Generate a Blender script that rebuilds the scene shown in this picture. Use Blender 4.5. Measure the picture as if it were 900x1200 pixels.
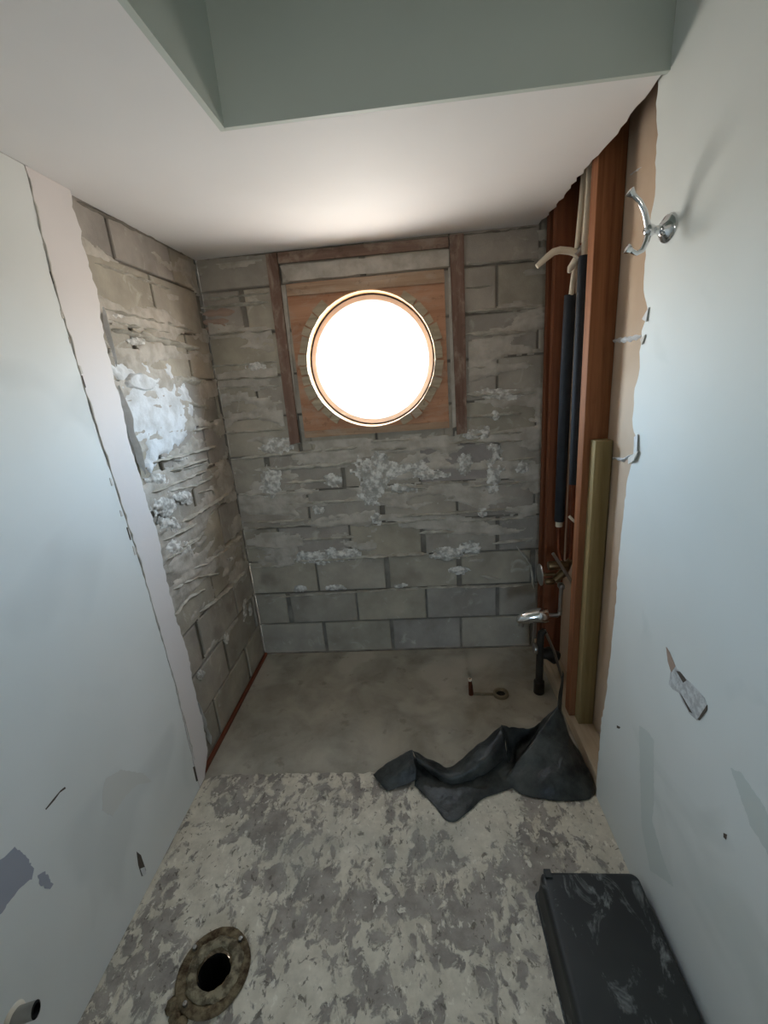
import bpy, bmesh, math, random
from mathutils import Vector, Matrix, noise

random.seed(7)
for o in list(bpy.data.objects):
    bpy.data.objects.remove(o)
S = bpy.context.scene
COL = S.collection

# ------------------------------------------------------------------ camera
FPX = 521.87                                   # focal length in pixels, 900 x 1200 frame
CAM = Vector((1.0063, -2.3233, 1.5726))
CR = Vector((0.99517518, 0.06188141, -0.07613833))
CU = Vector((0.05478926, 0.2932465, 0.95446562))
CF = Vector((-0.08139098, 0.95403206, -0.2884412))
cd = bpy.data.cameras.new('camera'); co = bpy.data.objects.new('camera', cd); COL.objects.link(co)
m = Matrix.Identity(4)
for i in range(3):
    m[i][0] = CR[i]; m[i][1] = CU[i]; m[i][2] = -CF[i]; m[i][3] = CAM[i]
co.matrix_world = m
cd.sensor_fit = 'VERTICAL'; cd.sensor_height = 36; cd.sensor_width = 27
cd.lens = FPX / 1200 * 36; cd.clip_start = .02
S.camera = co

# ------------------------------------------------------------------ daylight
W_ = bpy.data.worlds.new('world'); S.world = W_; W_.use_nodes = True
nt = W_.node_tree; nt.nodes.clear()
wo = nt.nodes.new('ShaderNodeOutputWorld'); bg = nt.nodes.new('ShaderNodeBackground')
tc = nt.nodes.new('ShaderNodeTexCoord'); sp = nt.nodes.new('ShaderNodeSeparateXYZ')
rp = nt.nodes.new('ShaderNodeValToRGB'); mr = nt.nodes.new('ShaderNodeMapRange')
nt.links.new(tc.outputs['Generated'], sp.inputs[0]); nt.links.new(sp.outputs['Z'], mr.inputs[0])
mr.inputs['From Min'].default_value = -1; mr.inputs['From Max'].default_value = 1
nt.links.new(mr.outputs[0], rp.inputs[0])
el = rp.color_ramp.elements
el[0].position = 0.0; el[0].color = (.20, .175, .155, 1)         # ground close to the house, in its shade
el[1].position = 1.0; el[1].color = (.36, .39, .44, 1)           # blue overhead
for p, c in ((.25, (.34, .315, .29, 1)), (.485, (.56, .52, .48, 1)), (.515, (.78, .87, .92, 1)), (.60, (.56, .76, .98, 1)), (.75, (.46, .55, .66, 1))):
    e = el.new(p); e.color = c
nt.links.new(rp.outputs[0], bg.inputs[0]); bg.inputs[1].default_value = 9.0
nt.links.new(bg.outputs[0], wo.inputs[0])
# sampling portal in the window opening (emits nothing, tells Cycles where daylight enters)
pl = bpy.data.lights.new('window_portal', 'AREA'); pl.shape = 'SQUARE'; pl.size = .66
pl.cycles.is_portal = True
po = bpy.data.objects.new('window_portal', pl); COL.objects.link(po)
po.location = (.803, .16, 1.655); po.rotation_euler = (math.radians(-90), 0, 0)
pl2 = bpy.data.lights.new('fill_window_portal', 'AREA'); pl2.shape = 'RECTANGLE'; pl2.size = .5; pl2.size_y = .75  # sampling portal for the window of the added fill room
pl2.cycles.is_portal = True
po2 = bpy.data.objects.new('fill_window_portal', pl2); COL.objects.link(po2)
po2.location = (.95, -6.12, 1.475); po2.rotation_euler = (math.radians(90), 0, 0)

S.view_settings.view_transform = 'Standard'; S.view_settings.look = 'None'
S.view_settings.gamma = 1; S.view_settings.use_curve_mapping = False
S.view_settings.exposure = 2.6

# ------------------------------------------------------------------ dimensions (metres)
H = 2.1726          # dropped ceiling
W = 1.6083          # face of the drywall on the right
XD = .03            # face of the drywall on the left
YS = -1.059; XS = .588   # edges of the dropped ceiling
YB = -3.3           # end of the room behind the camera
HT = 2.62           # raised ceiling
CRS = .2032; BL = .4064
WX, WZ = .803, 1.655     # round window centre

def ray(u, v): return CF + CR * ((u - 450) / FPX) + CU * ((600 - v) / FPX)
def un(u, v, ax, val):
    d = ray(u, v); t = (val - CAM[ax]) / d[ax]; return CAM + d * t

# ------------------------------------------------------------------ materials
def lin(c):
    return tuple(((x / 255) / 12.92 if x / 255 <= .04045 else ((x / 255 + .055) / 1.055) ** 2.4) for x in c) + (1,)

class Mat:
    def __init__(s, name, rough=.8, metal=0.0, spec=.3):
        s.m = bpy.data.materials.new(name); s.m.use_nodes = True
        s.t = s.m.node_tree; s.b = s.t.nodes['Principled BSDF']
        s.b.inputs['Roughness'].default_value = rough; s.b.inputs['Metallic'].default_value = metal
        s.b.inputs['Specular IOR Level'].default_value = spec
        s.tc = s.t.nodes.new('ShaderNodeTexCoord'); s.v = s.tc.outputs['Object']
    def n(s, t): return s.t.nodes.new(t)
    def l(s, a, b): s.t.links.new(a, b)
    def vary(s):                       # every object its own piece of the pattern
        oi = s.n('ShaderNodeObjectInfo'); a = s.n('ShaderNodeVectorMath'); a.operation = 'MULTIPLY_ADD'
        s.l(oi.outputs['Location'], a.inputs[0]); a.inputs[1].default_value = (3.7, 5.1, 4.3)
        s.l(s.tc.outputs['Object'], a.inputs[2]); s.v = a.outputs[0]; s.oi = oi
        return s
    def scale(s, sc):
        mp = s.n('ShaderNodeMapping'); mp.inputs['Scale'].default_value = sc
        s.l(s.v, mp.inputs[0]); return mp.outputs[0]
    def noise(s, scale, detail=4, rough=.55, dist=0, vec=None):
        x = s.n('ShaderNodeTexNoise'); x.inputs['Scale'].default_value = scale
        x.inputs['Detail'].default_value = detail; x.inputs['Roughness'].default_value = rough
        x.inputs['Distortion'].default_value = dist
        s.l(vec or s.v, x.inputs['Vector']); return x.outputs['Fac']
    def ramp(s, fac, *stops, const=False):
        r = s.n('ShaderNodeValToRGB'); e = r.color_ramp.elements
        if const: r.color_ramp.interpolation = 'CONSTANT'
        for i, (p, c) in enumerate(stops):
            if isinstance(c, (int, float)): c = (c, c, c, 1)
            if i < 2: e[i].position = p; e[i].color = c
            else:
                q = e.new(p); q.color = c
        s.l(fac, r.inputs[0]); return r.outputs[0]
    def mix(s, fac, a, b, mode='MIX'):
        x = s.n('ShaderNodeMix'); x.data_type = 'RGBA'; x.blend_type = mode
        for val, idx in ((fac, 0), (a, 6), (b, 7)):
            if hasattr(val, 'is_linked'): s.l(val, x.inputs[idx])
            else: x.inputs[idx].default_value = val
        return x.outputs[2]
    def col(s, c):
        if hasattr(c, 'is_linked'): s.l(c, s.b.inputs['Base Color'])
        else: s.b.inputs['Base Color'].default_value = c
        return s
    def bump(s, fac, strength=.4, dist=.01):
        b = s.n('ShaderNodeBump'); b.inputs['Strength'].default_value = strength; b.inputs['Distance'].default_value = dist
        s.l(fac, b.inputs['Height'])
        pre = s.b.inputs['Normal']
        if pre.is_linked: s.l(pre.links[0].from_socket, b.inputs['Normal'])
        s.l(b.outputs[0], pre); return s

M = {}
def mk(name, *a, **k):
    x = Mat(name, *a, **k); M[name] = x.m; return x

# concrete block: grey-green with purplish and paler units, pores
x = mk('block', .9, spec=.2).vary()
base = x.ramp(x.oi.outputs['Random'], (0, lin((162, 155, 143))), (.2, lin((170, 162, 146))), (.4, lin((176, 167, 150))),
              (.6, lin((160, 154, 146))), (.8, lin((178, 169, 153))), (1, lin((152, 145, 140))))
cloud = x.ramp(x.noise(5, 5, .6), (.3, .72), (.7, 1.12))
c = x.mix(1, base, cloud, 'MULTIPLY')
c = x.mix(x.ramp(x.noise(9, 4, .6, 1.2), (.60, 0.0), (.72, .55)), c, lin((200, 195, 184)))
c = x.mix(x.ramp(x.noise(4, 3, .5), (.62, 0.0), (.75, .6)), c, lin((120, 112, 104)))
x.col(c); x.bump(x.noise(160, 3, .7), .35, .003); x.bump(x.noise(14, 5, .6), .5, .008)
# recessed joints
x = mk('joint', .95, spec=.1); x.col(x.mix(x.ramp(x.noise(10), (.35, 0), (.65, 1)), lin((112, 106, 97)), lin((140, 134, 124))))
x.bump(x.noise(60, 4), .6, .006)
# mortar ridges and crusts
x = mk('ridge', .9, spec=.2).vary()
x.col(x.mix(x.ramp(x.noise(16, 4), (.4, 0), (.62, 1)), lin((162, 156, 143)), lin((192, 187, 175)))); x.bump(x.noise(90, 4, .7), .6, .005)
x = mk('crust', .9, spec=.2).vary()
x.col(x.mix(x.ramp(x.noise(40, 4, .6), (.42, 0), (.6, 1)), lin((168, 164, 156)), lin((222, 219, 212)))); x.bump(x.noise(130, 4, .7), .4, .004)
x = mk('smear', .88, spec=.2).vary()
x.col(x.mix(x.ramp(x.noise(12, 5, .6), (.4, 0), (.62, 1)), lin((168, 160, 148)), lin((190, 183, 172)))); x.bump(x.noise(40, 5, .7), .5, .005)
x = mk('plaster', .85, spec=.25).vary()
x.col(x.mix(x.ramp(x.noise(14, 5, .6), (.38, 0), (.6, 1)), lin((196, 195, 192)), lin((218, 219, 219)))); x.bump(x.noise(35, 5, .7), .6, .006)
x = mk('redmortar', .9).vary(); x.col(x.mix(x.noise(14, 4), lin((150, 128, 115)), lin((176, 152, 136)))); x.bump(x.noise(60, 4), .5, .005)

# painted drywall
def paint(name, c1, c2, rough=.62):
    x = mk(name, rough, spec=.22)
    big = x.ramp(x.noise(1.7, 3, .5), (.38, 0), (.62, 1))
    c = x.mix(big, lin(c1), lin(c2))
    return x, c
x, c = paint('paint_left', (226, 227, 223), (219, 220, 215))
c = x.mix(x.ramp(x.noise(2.6, 2, .4, .6), (.62, 0), (.70, .35)), c, lin((196, 198, 194)))
x.col(c); x.bump(x.noise(220, 2), .06, .002)
x, c = paint('paint_strip', (224, 216, 212), (218, 212, 208)); x.col(c); x.bump(x.noise(40, 4), .08, .004)
x, c = paint('paint_right', (225, 228, 224), (218, 221, 216))
c = x.mix(x.ramp(x.noise(2.9, 3, .5, 1.0), (.60, 0), (.72, .35)), c, lin((192, 198, 192)))
x.col(c); x.bump(x.noise(220, 2), .06, .002)
x, c = paint('paint_ceiling', (236, 234, 232), (231, 229, 227), .7); x.col(c)
x, c = paint('paint_recess', (200, 207, 199), (193, 201, 192), .6); x.col(c)
x = mk('gypsum', .95); x.col(x.mix(x.noise(30, 4), lin((188, 180, 168)), lin((216, 211, 203)))); x.bump(x.noise(80, 4), .7, .005)
x = mk('paper', .9, spec=.2); x.col(x.mix(x.ramp(x.noise(3, 4), (.35, 0), (.65, 1)), lin((188, 164, 140)), lin((204, 184, 162)))); x.bump(x.noise(120, 3), .1, .002)

# wood: grain along the given axis
def wood(name, dark, light, axis, rough=.75, gs=1.0, knots=True, worn=0):
    x = mk(name, rough, spec=.25).vary()
    sc = [38 * gs] * 3; sc[axis] = 1.6 * gs
    g = x.noise(1.0, 6, .65, .6, x.scale(sc))
    c = x.mix(x.ramp(g, (.3, 0), (.7, 1)), lin(dark), lin(light))
    if knots:
        s2 = [9.0] * 3; s2[axis] = 4.0
        c = x.mix(x.ramp(x.noise(1, 2, .5, 0, x.scale(s2)), (.68, 0), (.76, .6)), c, lin([k * .45 for k in dark]))
    if worn:
        s3 = [16.0] * 3; s3[axis] = 7.0
        c = x.mix(x.ramp(x.noise(1, 5, .65, .4, x.scale(s3)), (.50, 0), (.64, worn)), c, lin((178, 164, 148)))
        c = x.mix(x.ramp(x.noise(30, 4, .65), (.60, 0), (.70, worn)), c, lin((84, 66, 54)))
    x.col(c); x.bump(g, .25, .003); return x
wood('stud_wood', (116, 70, 44), (160, 108, 72), 2)
wood('stud_dark', (98, 56, 36), (128, 78, 52), 2)
wood('board_wood', (136, 117, 78), (168, 148, 106), 2)
wood('plate_wood', (170, 150, 124), (196, 176, 150), 1)
wood('strip_v', (96, 70, 58), (136, 110, 96), 2, gs=.7, worn=.45)
wood('strip_h', (100, 76, 64), (148, 122, 106), 0, gs=.7, worn=.5)
wood('ply', (158, 112, 84), (190, 146, 116), 0, gs=.5, worn=.35)
wood('batten_h', (138, 110, 88), (180, 152, 126), 0, worn=.4)
wood('shim', (140, 126, 104), (190, 174, 148), 0, worn=.5)
wood('rust_wood', (92, 50, 34), (124, 70, 48), 1)
x = mk('reveal', .5); x.col(x.mix(x.noise(9, 3), lin((196, 148, 104)), lin((214, 172, 128))))
x = mk('vinyl', .4, spec=.4); x.col(lin((226, 216, 210)))
x = mk('gap_ring', .6); x.col(lin((70, 62, 58)))

# concrete floor of the shower, with cloudy stains
x = mk('slab', .85, spec=.25)
c = x.mix(x.ramp(x.noise(5, 6, .6, .4), (.35, 0), (.65, 1)), lin((144, 138, 125)), lin((174, 167, 152)))
c = x.mix(x.ramp(x.noise(2.6, 3, .5, .3), (.56, 0), (.64, .5)), c, lin((194, 187, 173)))
c = x.mix(x.ramp(x.noise(13, 3, .6), (.62, 0), (.7, .4)), c, lin((112, 105, 94)))
x.col(c); x.bump(x.noise(60, 4), .2, .004)
# thinset left on the floor in front: mottled light paste over grey
x = mk('thinset', .8, spec=.3)
vz = x.scale((1, .72, 1))
n1 = x.noise(21, 6, .64, .45, vz); n2 = x.noise(3.4, 3, .5, .2)
add = x.n('ShaderNodeMath'); add.operation = 'MULTIPLY_ADD'; x.l(n2, add.inputs[0]); add.inputs[1].default_value = .75; x.l(n1, add.inputs[2])
msk = x.ramp(add.outputs[0], (.815, 0), (.875, 1))
grey = x.mix(x.ramp(x.noise(11, 5, .65), (.38, 0), (.62, 1)), lin((134, 126, 117)), lin((166, 157, 145)))
pale = x.mix(x.ramp(x.noise(14, 5, .65), (.38, 0), (.65, 1)), lin((190, 181, 162)), lin((216, 207, 188)))
c = x.mix(msk, grey, pale)
c = x.mix(x.ramp(x.noise(46, 5, .65, .5, vz), (.59, 0), (.64, .8)), c, lin((100, 92, 82)))
c = x.mix(x.ramp(x.noise(38, 5, .65, .4, vz), (.60, 0), (.65, .8)), c, lin((226, 219, 202)))
c = x.mix(x.ramp(x.noise(2.2, 3), (.55, 0), (.66, .35)), c, lin((150, 150, 140)))
x.col(c); x.bump(msk, .5, .004); x.bump(x.noise(70, 4, .6), .35, .004)

x = mk('chrome', .12, 1.0); x.col((.75, .76, .77, 1))
x = mk('dullmetal', .35, 1.0); x.col(x.mix(x.noise(20, 4), lin((140, 136, 130)), lin((190, 186, 180))))
x = mk('brass', .4, 1.0); x.col(x.mix(x.noise(30, 4), lin((92, 76, 54)), lin((150, 128, 96))))
x = mk('dullbrass', .7, .2); x.col(x.mix(x.noise(40, 4), lin((104, 92, 74)), lin((146, 134, 112))))
x = mk('copper', .45, 1.0); x.col(x.mix(x.noise(30, 4), lin((92, 54, 40)), lin((140, 84, 62))))
x = mk('iron', .6, .6); x.col(x.mix(x.noise(25, 4), lin((46, 42, 38)), lin((78, 72, 64))))
x = mk('rust', .85, .2); x.col(x.mix(x.ramp(x.noise(38, 5, .65), (.38, 0), (.62, 1)), lin((72, 54, 36)), lin((136, 120, 92)))); x.bump(x.noise(60, 5, .7), .9, .01)
x = mk('wax', .6); x.col(x.mix(x.ramp(x.noise(40, 4, .6), (.42, 0), (.6, 1)), lin((84, 72, 52)), lin((144, 132, 106)))); x.bump(x.noise(70, 4, .7), .8, .008)
x = mk('hole_shade', .9); x.col(lin((20, 18, 16)))  # shade inside drains and pipe ends, put into a near-black colour
x = mk('foam', .75, spec=.3); x.col(x.mix(x.noise(20, 3), lin((34, 38, 44)), lin((52, 56, 62))))
x = mk('pvc', .4, spec=.4); x.col(x.mix(x.noise(20, 3), lin((206, 194, 172)), lin((222, 212, 192))))
x = mk('plastic_sheet', .45, spec=.45)
x.col(x.mix(x.ramp(x.noise(9, 5, .65), (.38, 0), (.68, 1)), lin((22, 23, 23)), lin((74, 76, 72)))); x.bump(x.noise(26, 4, .6, .8), .45, .01)
x = mk('black_box', .55, spec=.4)
sm = x.ramp(x.noise(16, 5, .68, .7, x.scale((1, .55, 1))), (.55, 0), (.70, .75))
c = x.mix(x.ramp(x.noise(3, 3), (.35, 0), (.7, 1)), lin((34, 34, 32)), lin((52, 53, 50)))
x.col(x.mix(sm, c, lin((150, 152, 148)))); x.bump(x.noise(50, 4), .15, .003)
x = mk('blue_paint', .6); x.col(x.mix(x.noise(6), lin((150, 152, 162)), lin((164, 166, 174))))
x = mk('shadow_grey', .6); x.col(x.mix(x.noise(6), lin((208, 207, 200)), lin((214, 213, 206))))
x = mk('green_tint', .55); x.col(x.mix(x.noise(6), lin((202, 208, 202)), lin((208, 214, 209))))
x = mk('torn', .95); x.col(x.mix(x.ramp(x.noise(60, 4, .6), (.42, 0), (.58, 1)), lin((176, 176, 174)), lin((206, 207, 205)))); x.bump(x.noise(60, 4), .6, .004)
x = mk('brown_paper', .95); x.col(x.mix(x.noise(50, 4), lin((150, 126, 110)), lin((178, 156, 140))))
x = mk('dirt', .95); x.col(lin((88, 78, 68)))
g = bpy.data.materials.new('glass'); g.use_nodes = True; t = g.node_tree; t.nodes.clear()
o_ = t.nodes.new('ShaderNodeOutputMaterial'); mx = t.nodes.new('ShaderNodeMixShader'); tr = t.nodes.new('ShaderNodeBsdfTransparent'); gl = t.nodes.new('ShaderNodeBsdfGlossy')
gl.inputs['Roughness'].default_value = .03; mx.inputs[0].default_value = .05; tr.inputs[0].default_value = (.97, .98, .98, 1)
t.links.new(tr.outputs[0], mx.inputs[1]); t.links.new(gl.outputs[0], mx.inputs[2]); t.links.new(mx.outputs[0], o_.inputs[0])
M['glass'] = g

# ------------------------------------------------------------------ mesh helpers
class MB:
    def __init__(s): s.v = []; s.f = []
    def poly(s, pts): 
        b = len(s.v); s.v += [tuple(p) for p in pts]; s.f.append(tuple(range(b, b + len(pts)))); return s
    def box(s, x0, x1, y0, y1, z0, z1):
        b = len(s.v)
        s.v += [(x0, y0, z0), (x1, y0, z0), (x1, y1, z0), (x0, y1, z0), (x0, y0, z1), (x1, y0, z1), (x1, y1, z1), (x0, y1, z1)]
        s.f += [tuple(b + i for i in q) for q in ((0, 3, 2, 1), (4, 5, 6, 7), (0, 1, 5, 4), (1, 2, 6, 5), (2, 3, 7, 6), (3, 0, 4, 7))]
        return s
    def prism(s, pts, d):                       # polygon pts extruded by vector d
        b = len(s.v); n = len(pts); d = Vector(d)
        s.v += [tuple(p) for p in pts] + [tuple(Vector(p) + d) for p in pts]
        s.f.append(tuple(range(b, b + n))); s.f.append(tuple(range(b + 2 * n - 1, b + n - 1, -1)))
        for i in range(n):
            j = (i + 1) % n; s.f.append((b + j, b + i, b + n + i, b + n + j))
        return s
    def tube(s, pts, r, seg=10, cap=True):
        pts = [Vector(p) for p in pts]; n = len(pts)
        rr = r if isinstance(r, (list, tuple)) else [r] * n
        b = len(s.v); up = None
        for i, p in enumerate(pts):
            t = (pts[min(i + 1, n - 1)] - pts[max(i - 1, 0)]).normalized()
            if up is None:
                a = Vector((0, 0, 1)) if abs(t.z) < .9 else Vector((1, 0, 0)); up = t.cross(a).normalized()
            up = (up - t * up.dot(t)).normalized(); w = t.cross(up)
            for k in range(seg):
                a = 2 * math.pi * k / seg; s.v.append(tuple(p + (up * math.cos(a) + w * math.sin(a)) * rr[i]))
        for i in range(n - 1):
            for k in range(seg):
                k2 = (k + 1) % seg
                s.f.append((b + i * seg + k, b + i * seg + k2, b + (i + 1) * seg + k2, b + (i + 1) * seg + k))
        if cap:
            s.f.append(tuple(b + k for k in reversed(range(seg)))); s.f.append(tuple(b + (n - 1) * seg + k for k in range(seg)))
        return s
    def lathe(s, prof, org, axis, seg=32, closed=False, jit=0):
        axis = Vector(axis).normalized(); org = Vector(org)
        a = Vector((0, 0, 1)) if abs(axis.z) < .9 else Vector((1, 0, 0))
        e1 = axis.cross(a).normalized(); e2 = axis.cross(e1); b = len(s.v); n = len(prof)
        for (r, h) in prof:
            for k in range(seg):
                an = 2 * math.pi * k / seg; q = r * (1 + jit * random.uniform(-1, 1))
                s.v.append(tuple(org + axis * h + (e1 * math.cos(an) + e2 * math.sin(an)) * q))
        for i in range(n if closed else n - 1):
            i2 = (i + 1) % n
            for k in range(seg):
                k2 = (k + 1) % seg; s.f.append((b + i * seg + k, b + i * seg + k2, b + i2 * seg + k2, b + i2 * seg + k))
        return s
    def build(s, name, mat, parent=None, smooth=False, recalc=True):
        me = bpy.data.meshes.new(name); me.from_pydata(s.v, [], s.f)
        if recalc:
            bm = bmesh.new(); bm.from_mesh(me); bmesh.ops.recalc_face_normals(bm, faces=bm.faces); bm.to_mesh(me); bm.free()
        me.materials.append(M[mat])
        if smooth:
            me.polygons.foreach_set('use_smooth', [True] * len(me.polygons))
            try: me.set_sharp_from_angle(angle=math.radians(50))
            except Exception: pass
        o = bpy.data.objects.new(name, me); COL.objects.link(o)
        if parent:
            o.parent = parent; o.matrix_parent_inverse = Matrix.Identity(4)
            pl = parent.location
            if pl.length > 0: o.location = -pl
        return o
def bevel(o, w=.003, seg=2):
    b = o.modifiers.new('bevel', 'BEVEL'); b.width = w; b.segments = seg; b.limit_method = 'ANGLE'; return o
def struct(o, label, cat): o['kind'] = 'structure'; o['label'] = label; o['category'] = cat; return o
def tag(o, label, cat, group=None):
    o['label'] = label; o['category'] = cat
    if group: o['group'] = group
    return o
def empty(name, loc=(0, 0, 0)):
    o = bpy.data.objects.new(name, None); o.empty_display_size = .1; COL.objects.link(o); o.location = loc; return o
def rag(pts, step=.02, amp=.004, seed=0, axis=None):     # subdivide a polyline and roughen it
    rnd = random.Random(seed); out = []
    for a, b in zip(pts, pts[1:]):
        a = Vector(a); b = Vector(b); n = max(1, int((b - a).length / step))
        for i in range(n):
            p = a.lerp(b, i / n)
            if i or out:
                for k in range(3):
                    if axis is None or k in axis: p[k] += rnd.uniform(-amp, amp)
            out.append(p)
    out.append(Vector(pts[-1])); return out

# ------------------------------------------------------------------ floor
FX, FY, FR = .352, -1.530, .058           # toilet flange
f = MB()
hx0, hx1, hy0, hy1 = FX - .1, FX + .1, FY - .1, FY + .1
for (a, b, c, d) in ((-.2, hx0, YB, .0), (hx1, 1.95, YB, .0), (hx0, hx1, YB, hy0), (hx0, hx1, hy1, .0)):
    f.box(a, b, c, d, -.16, -.006)
floor = struct(f.build('floor', 'slab'), 'bare grey concrete floor slab in the stripped shower area', 'floor')
# thinset layer with a ragged front line and a round hole
mb = MB(); SEG = 32
edge = rag([(XD + .002, -.905, 0), (.055, -.885, 0), (.10, -.874, 0), (.76, -.870, 0), (1.30, -.91, 0), (1.62, -.985, 0)], .025, .006, 3, (1,))
def layer(poly2): mb.prism([(p[0], p[1], -.0055) for p in poly2], (0, 0, .0055))
layer([(XD - .02, hy1), (1.62, hy1)] + [(p[0], p[1]) for p in reversed(edge)])
layer([(XD - .02, YB), (hx0, YB), (hx0, hy1), (XD - .02, hy1)]); layer([(hx1, YB), (1.62, YB), (1.62, hy1), (hx1, hy1)])
layer([(hx0, YB), (hx1, YB), (hx1, hy0), (hx0, hy0)])
for k in range(SEG):
    a0, a1 = 2 * math.pi * k / SEG, 2 * math.pi * (k + 1) / SEG
    def sq(a):
        c, s = math.cos(a), math.sin(a); t = .1 / max(abs(c), abs(s)); return (FX + c * t, FY + s * t)
    R0 = FR + .002
    layer([(FX + R0 * math.cos(a0), FY + R0 * math.sin(a0)), sq(a0), sq(a1), (FX + R0 * math.cos(a1), FY + R0 * math.sin(a1))])
th = mb.build('thinset_layer', 'thinset', floor); th['label'] = 'mottled pale thinset left on the floor'

# ------------------------------------------------------------------ blocks
def block_mesh(L, Hh, plane, cache={}):
    key = (round(L, 3), round(Hh, 3), plane)
    if key in cache: return cache[key]
    D = .05; c = .004; v = []; 
    for (ins, d) in ((0, D), (0, c), (c, 0)):
        for (sx, sz) in ((-1, -1), (1, -1), (1, 1), (-1, 1)):
            a = sx * (L / 2 - ins); z = sz * (Hh / 2 - ins)
            v.append((a, d, z) if plane == 'y' else (-d, a, z))
    fs = [(8, 9, 10, 11), (3, 2, 1, 0)]
    for r in (0, 4):
        for k in range(4):
            k2 = (k + 1) % 4; fs.append((r + k, r + k2, r + 4 + k2, r + 4 + k))
    me = bpy.data.meshes.new('concrete_block'); me.from_pydata(v, [], fs)
    bm = bmesh.new(); bm.from_mesh(me); bmesh.ops.recalc_face_normals(bm, faces=bm.faces); bm.to_mesh(me); bm.free()
    me.materials.append(M['block']); cache[key] = me; return me
rb = random.Random(11)
def put_block(a0, a1, z0, z1, plane, parent):
    L, Hh = a1 - a0, z1 - z0
    if L < .015 or Hh < .015: return
    o = bpy.data.objects.new('concrete_block', block_mesh(L, Hh, plane)); COL.objects.link(o); o.parent = parent
    j = rb.uniform(-.0025, .002)
    o.location = ((a0 + a1) / 2, j, (z0 + z1) / 2) if plane == 'y' else (-j, (a0 + a1) / 2, (z0 + z1) / 2)
J = .005
def course(a_lo, a_hi, off, k, plane, parent, hole=None):
    z0, z1 = k * CRS + J, min((k + 1) * CRS - J, 2.40)
    n0 = math.floor((a_lo - off) / BL)
    for n in range(n0, n0 + 14):
        q = random.Random(n * 31 + k * 7 + (5 if plane == 'y' else 0)); q2 = random.Random((n + 1) * 31 + k * 7 + (5 if plane == 'y' else 0))
        w0, w1 = q.choice((.005, .006, .010, .014)), q2.choice((.005, .006, .010, .014))
        a0, a1 = max(off + n * BL + w0, a_lo), min(off + (n + 1) * BL - w1, a_hi)
        if a1 - a0 < .02: continue
        if hole and z1 > hole[2] and z0 < hole[3] and a1 > hole[0] and a0 < hole[1]:
            zz0, zz1 = max(z0, hole[2]), min(z1, hole[3])
            if a0 < hole[0]: put_block(a0, hole[0], z0, z1, plane, parent)
            if a1 > hole[1]: put_block(hole[1], a1, z0, z1, plane, parent)
            b0, b1 = max(a0, hole[0]), min(a1, hole[1])
            if zz0 - z0 > .02: put_block(b0, b1, z0, zz0, plane, parent)
            if z1 - zz1 > .02: put_block(b0, b1, zz1, z1, plane, parent)
        else:
            put_block(a0, a1, z0, z1, plane, parent)

HOLE = (.455, 1.151, 1.325, 1.995)
core = MB(); a, b, c, d = HOLE
core.box(-.2, a,   .012, .20, -.16, 2.62).box(b, 1.95,   .012, .20, -.16, 2.62).box(a, b,   .012, .20, -.16, c).box(a, b, .0045, .20, d, 2.62)
wall_back = struct(core.build('wall_back', 'joint'), 'bare grey concrete block wall around the round window', 'wall')
for k in range(12):
    course(.003, 1.71, .393 if k % 2 == 0 else .200, k, 'y', wall_back, HOLE)

wl = MB().box(-.2, -.012, YB, -.001, -.16, 2.62)
wall_left = struct(wl.build('wall_left', 'joint'), 'left wall, bare concrete block beside painted drywall', 'wall')
for k in range(12):
    course(-1.06, -.012, -.245 if k % 2 == 0 else -.045, k, 'x', wall_left)

# ------------------------------------------------------------------ mortar ridges, crusts and smears
def frame(plane):
    if plane == 'y': return 1, 0.0, Vector((0, -1, 0))
    return 0, 0.0, Vector((1, 0, 0))
def ridge(parent, plane, pts, w=.018, h=.010, mat='ridge', name='mortar_ridge', seed=0, off=0.0, val=None):
    ax, v0, nrm = frame(plane); val = v0 if val is None else val; rnd = random.Random(hash((pts[0], pts[-1], seed)) & 0xffff)
    P = [un(u, v, ax, val) for (u, v) in pts]; Q = rag(P, .022, .0025, rnd.randint(0, 9999)); n = len(Q); mb = MB()
    ph = rnd.uniform(0, 50)
    for i, p in enumerate(Q):
        t = (Q[min(i + 1, n - 1)] - Q[max(i - 1, 0)]).normalized(); s = nrm.cross(t).normalized()
        e = min(1, (min(i, n - 1 - i) + .35) / 2.0)
        ww = w * e * (.75 + .7 * noise.noise(Vector((i * .35 + ph, 0, 0))) + rnd.uniform(-.12, .12)); hh = h * e * (.9 + .8 * noise.noise(Vector((0, i * .45 + ph, 3))) + rnd.uniform(-.2, .2))
        ww = max(ww, .003); hh = max(hh, .0025)
        for (a, b) in ((-.5, -.3), (-.34, .62), (-.02 + rnd.uniform(-.1, .1), 1), (.33, .55), (.5, -.3)):
            mb.v.append(tuple(p + s * (a * ww) + nrm * (b * hh + off)))
    for i in range(n - 1):
        for k in range(4): mb.f.append((i * 5 + k, i * 5 + k + 1, i * 5 + 5 + k + 1, i * 5 + 5 + k))
    mb.f.append((4, 3, 2, 1, 0)); b = (n - 1) * 5; mb.f.append((b, b + 1, b + 2, b + 3, b + 4))
    return mb.build(name, mat, parent, smooth=True)
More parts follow.
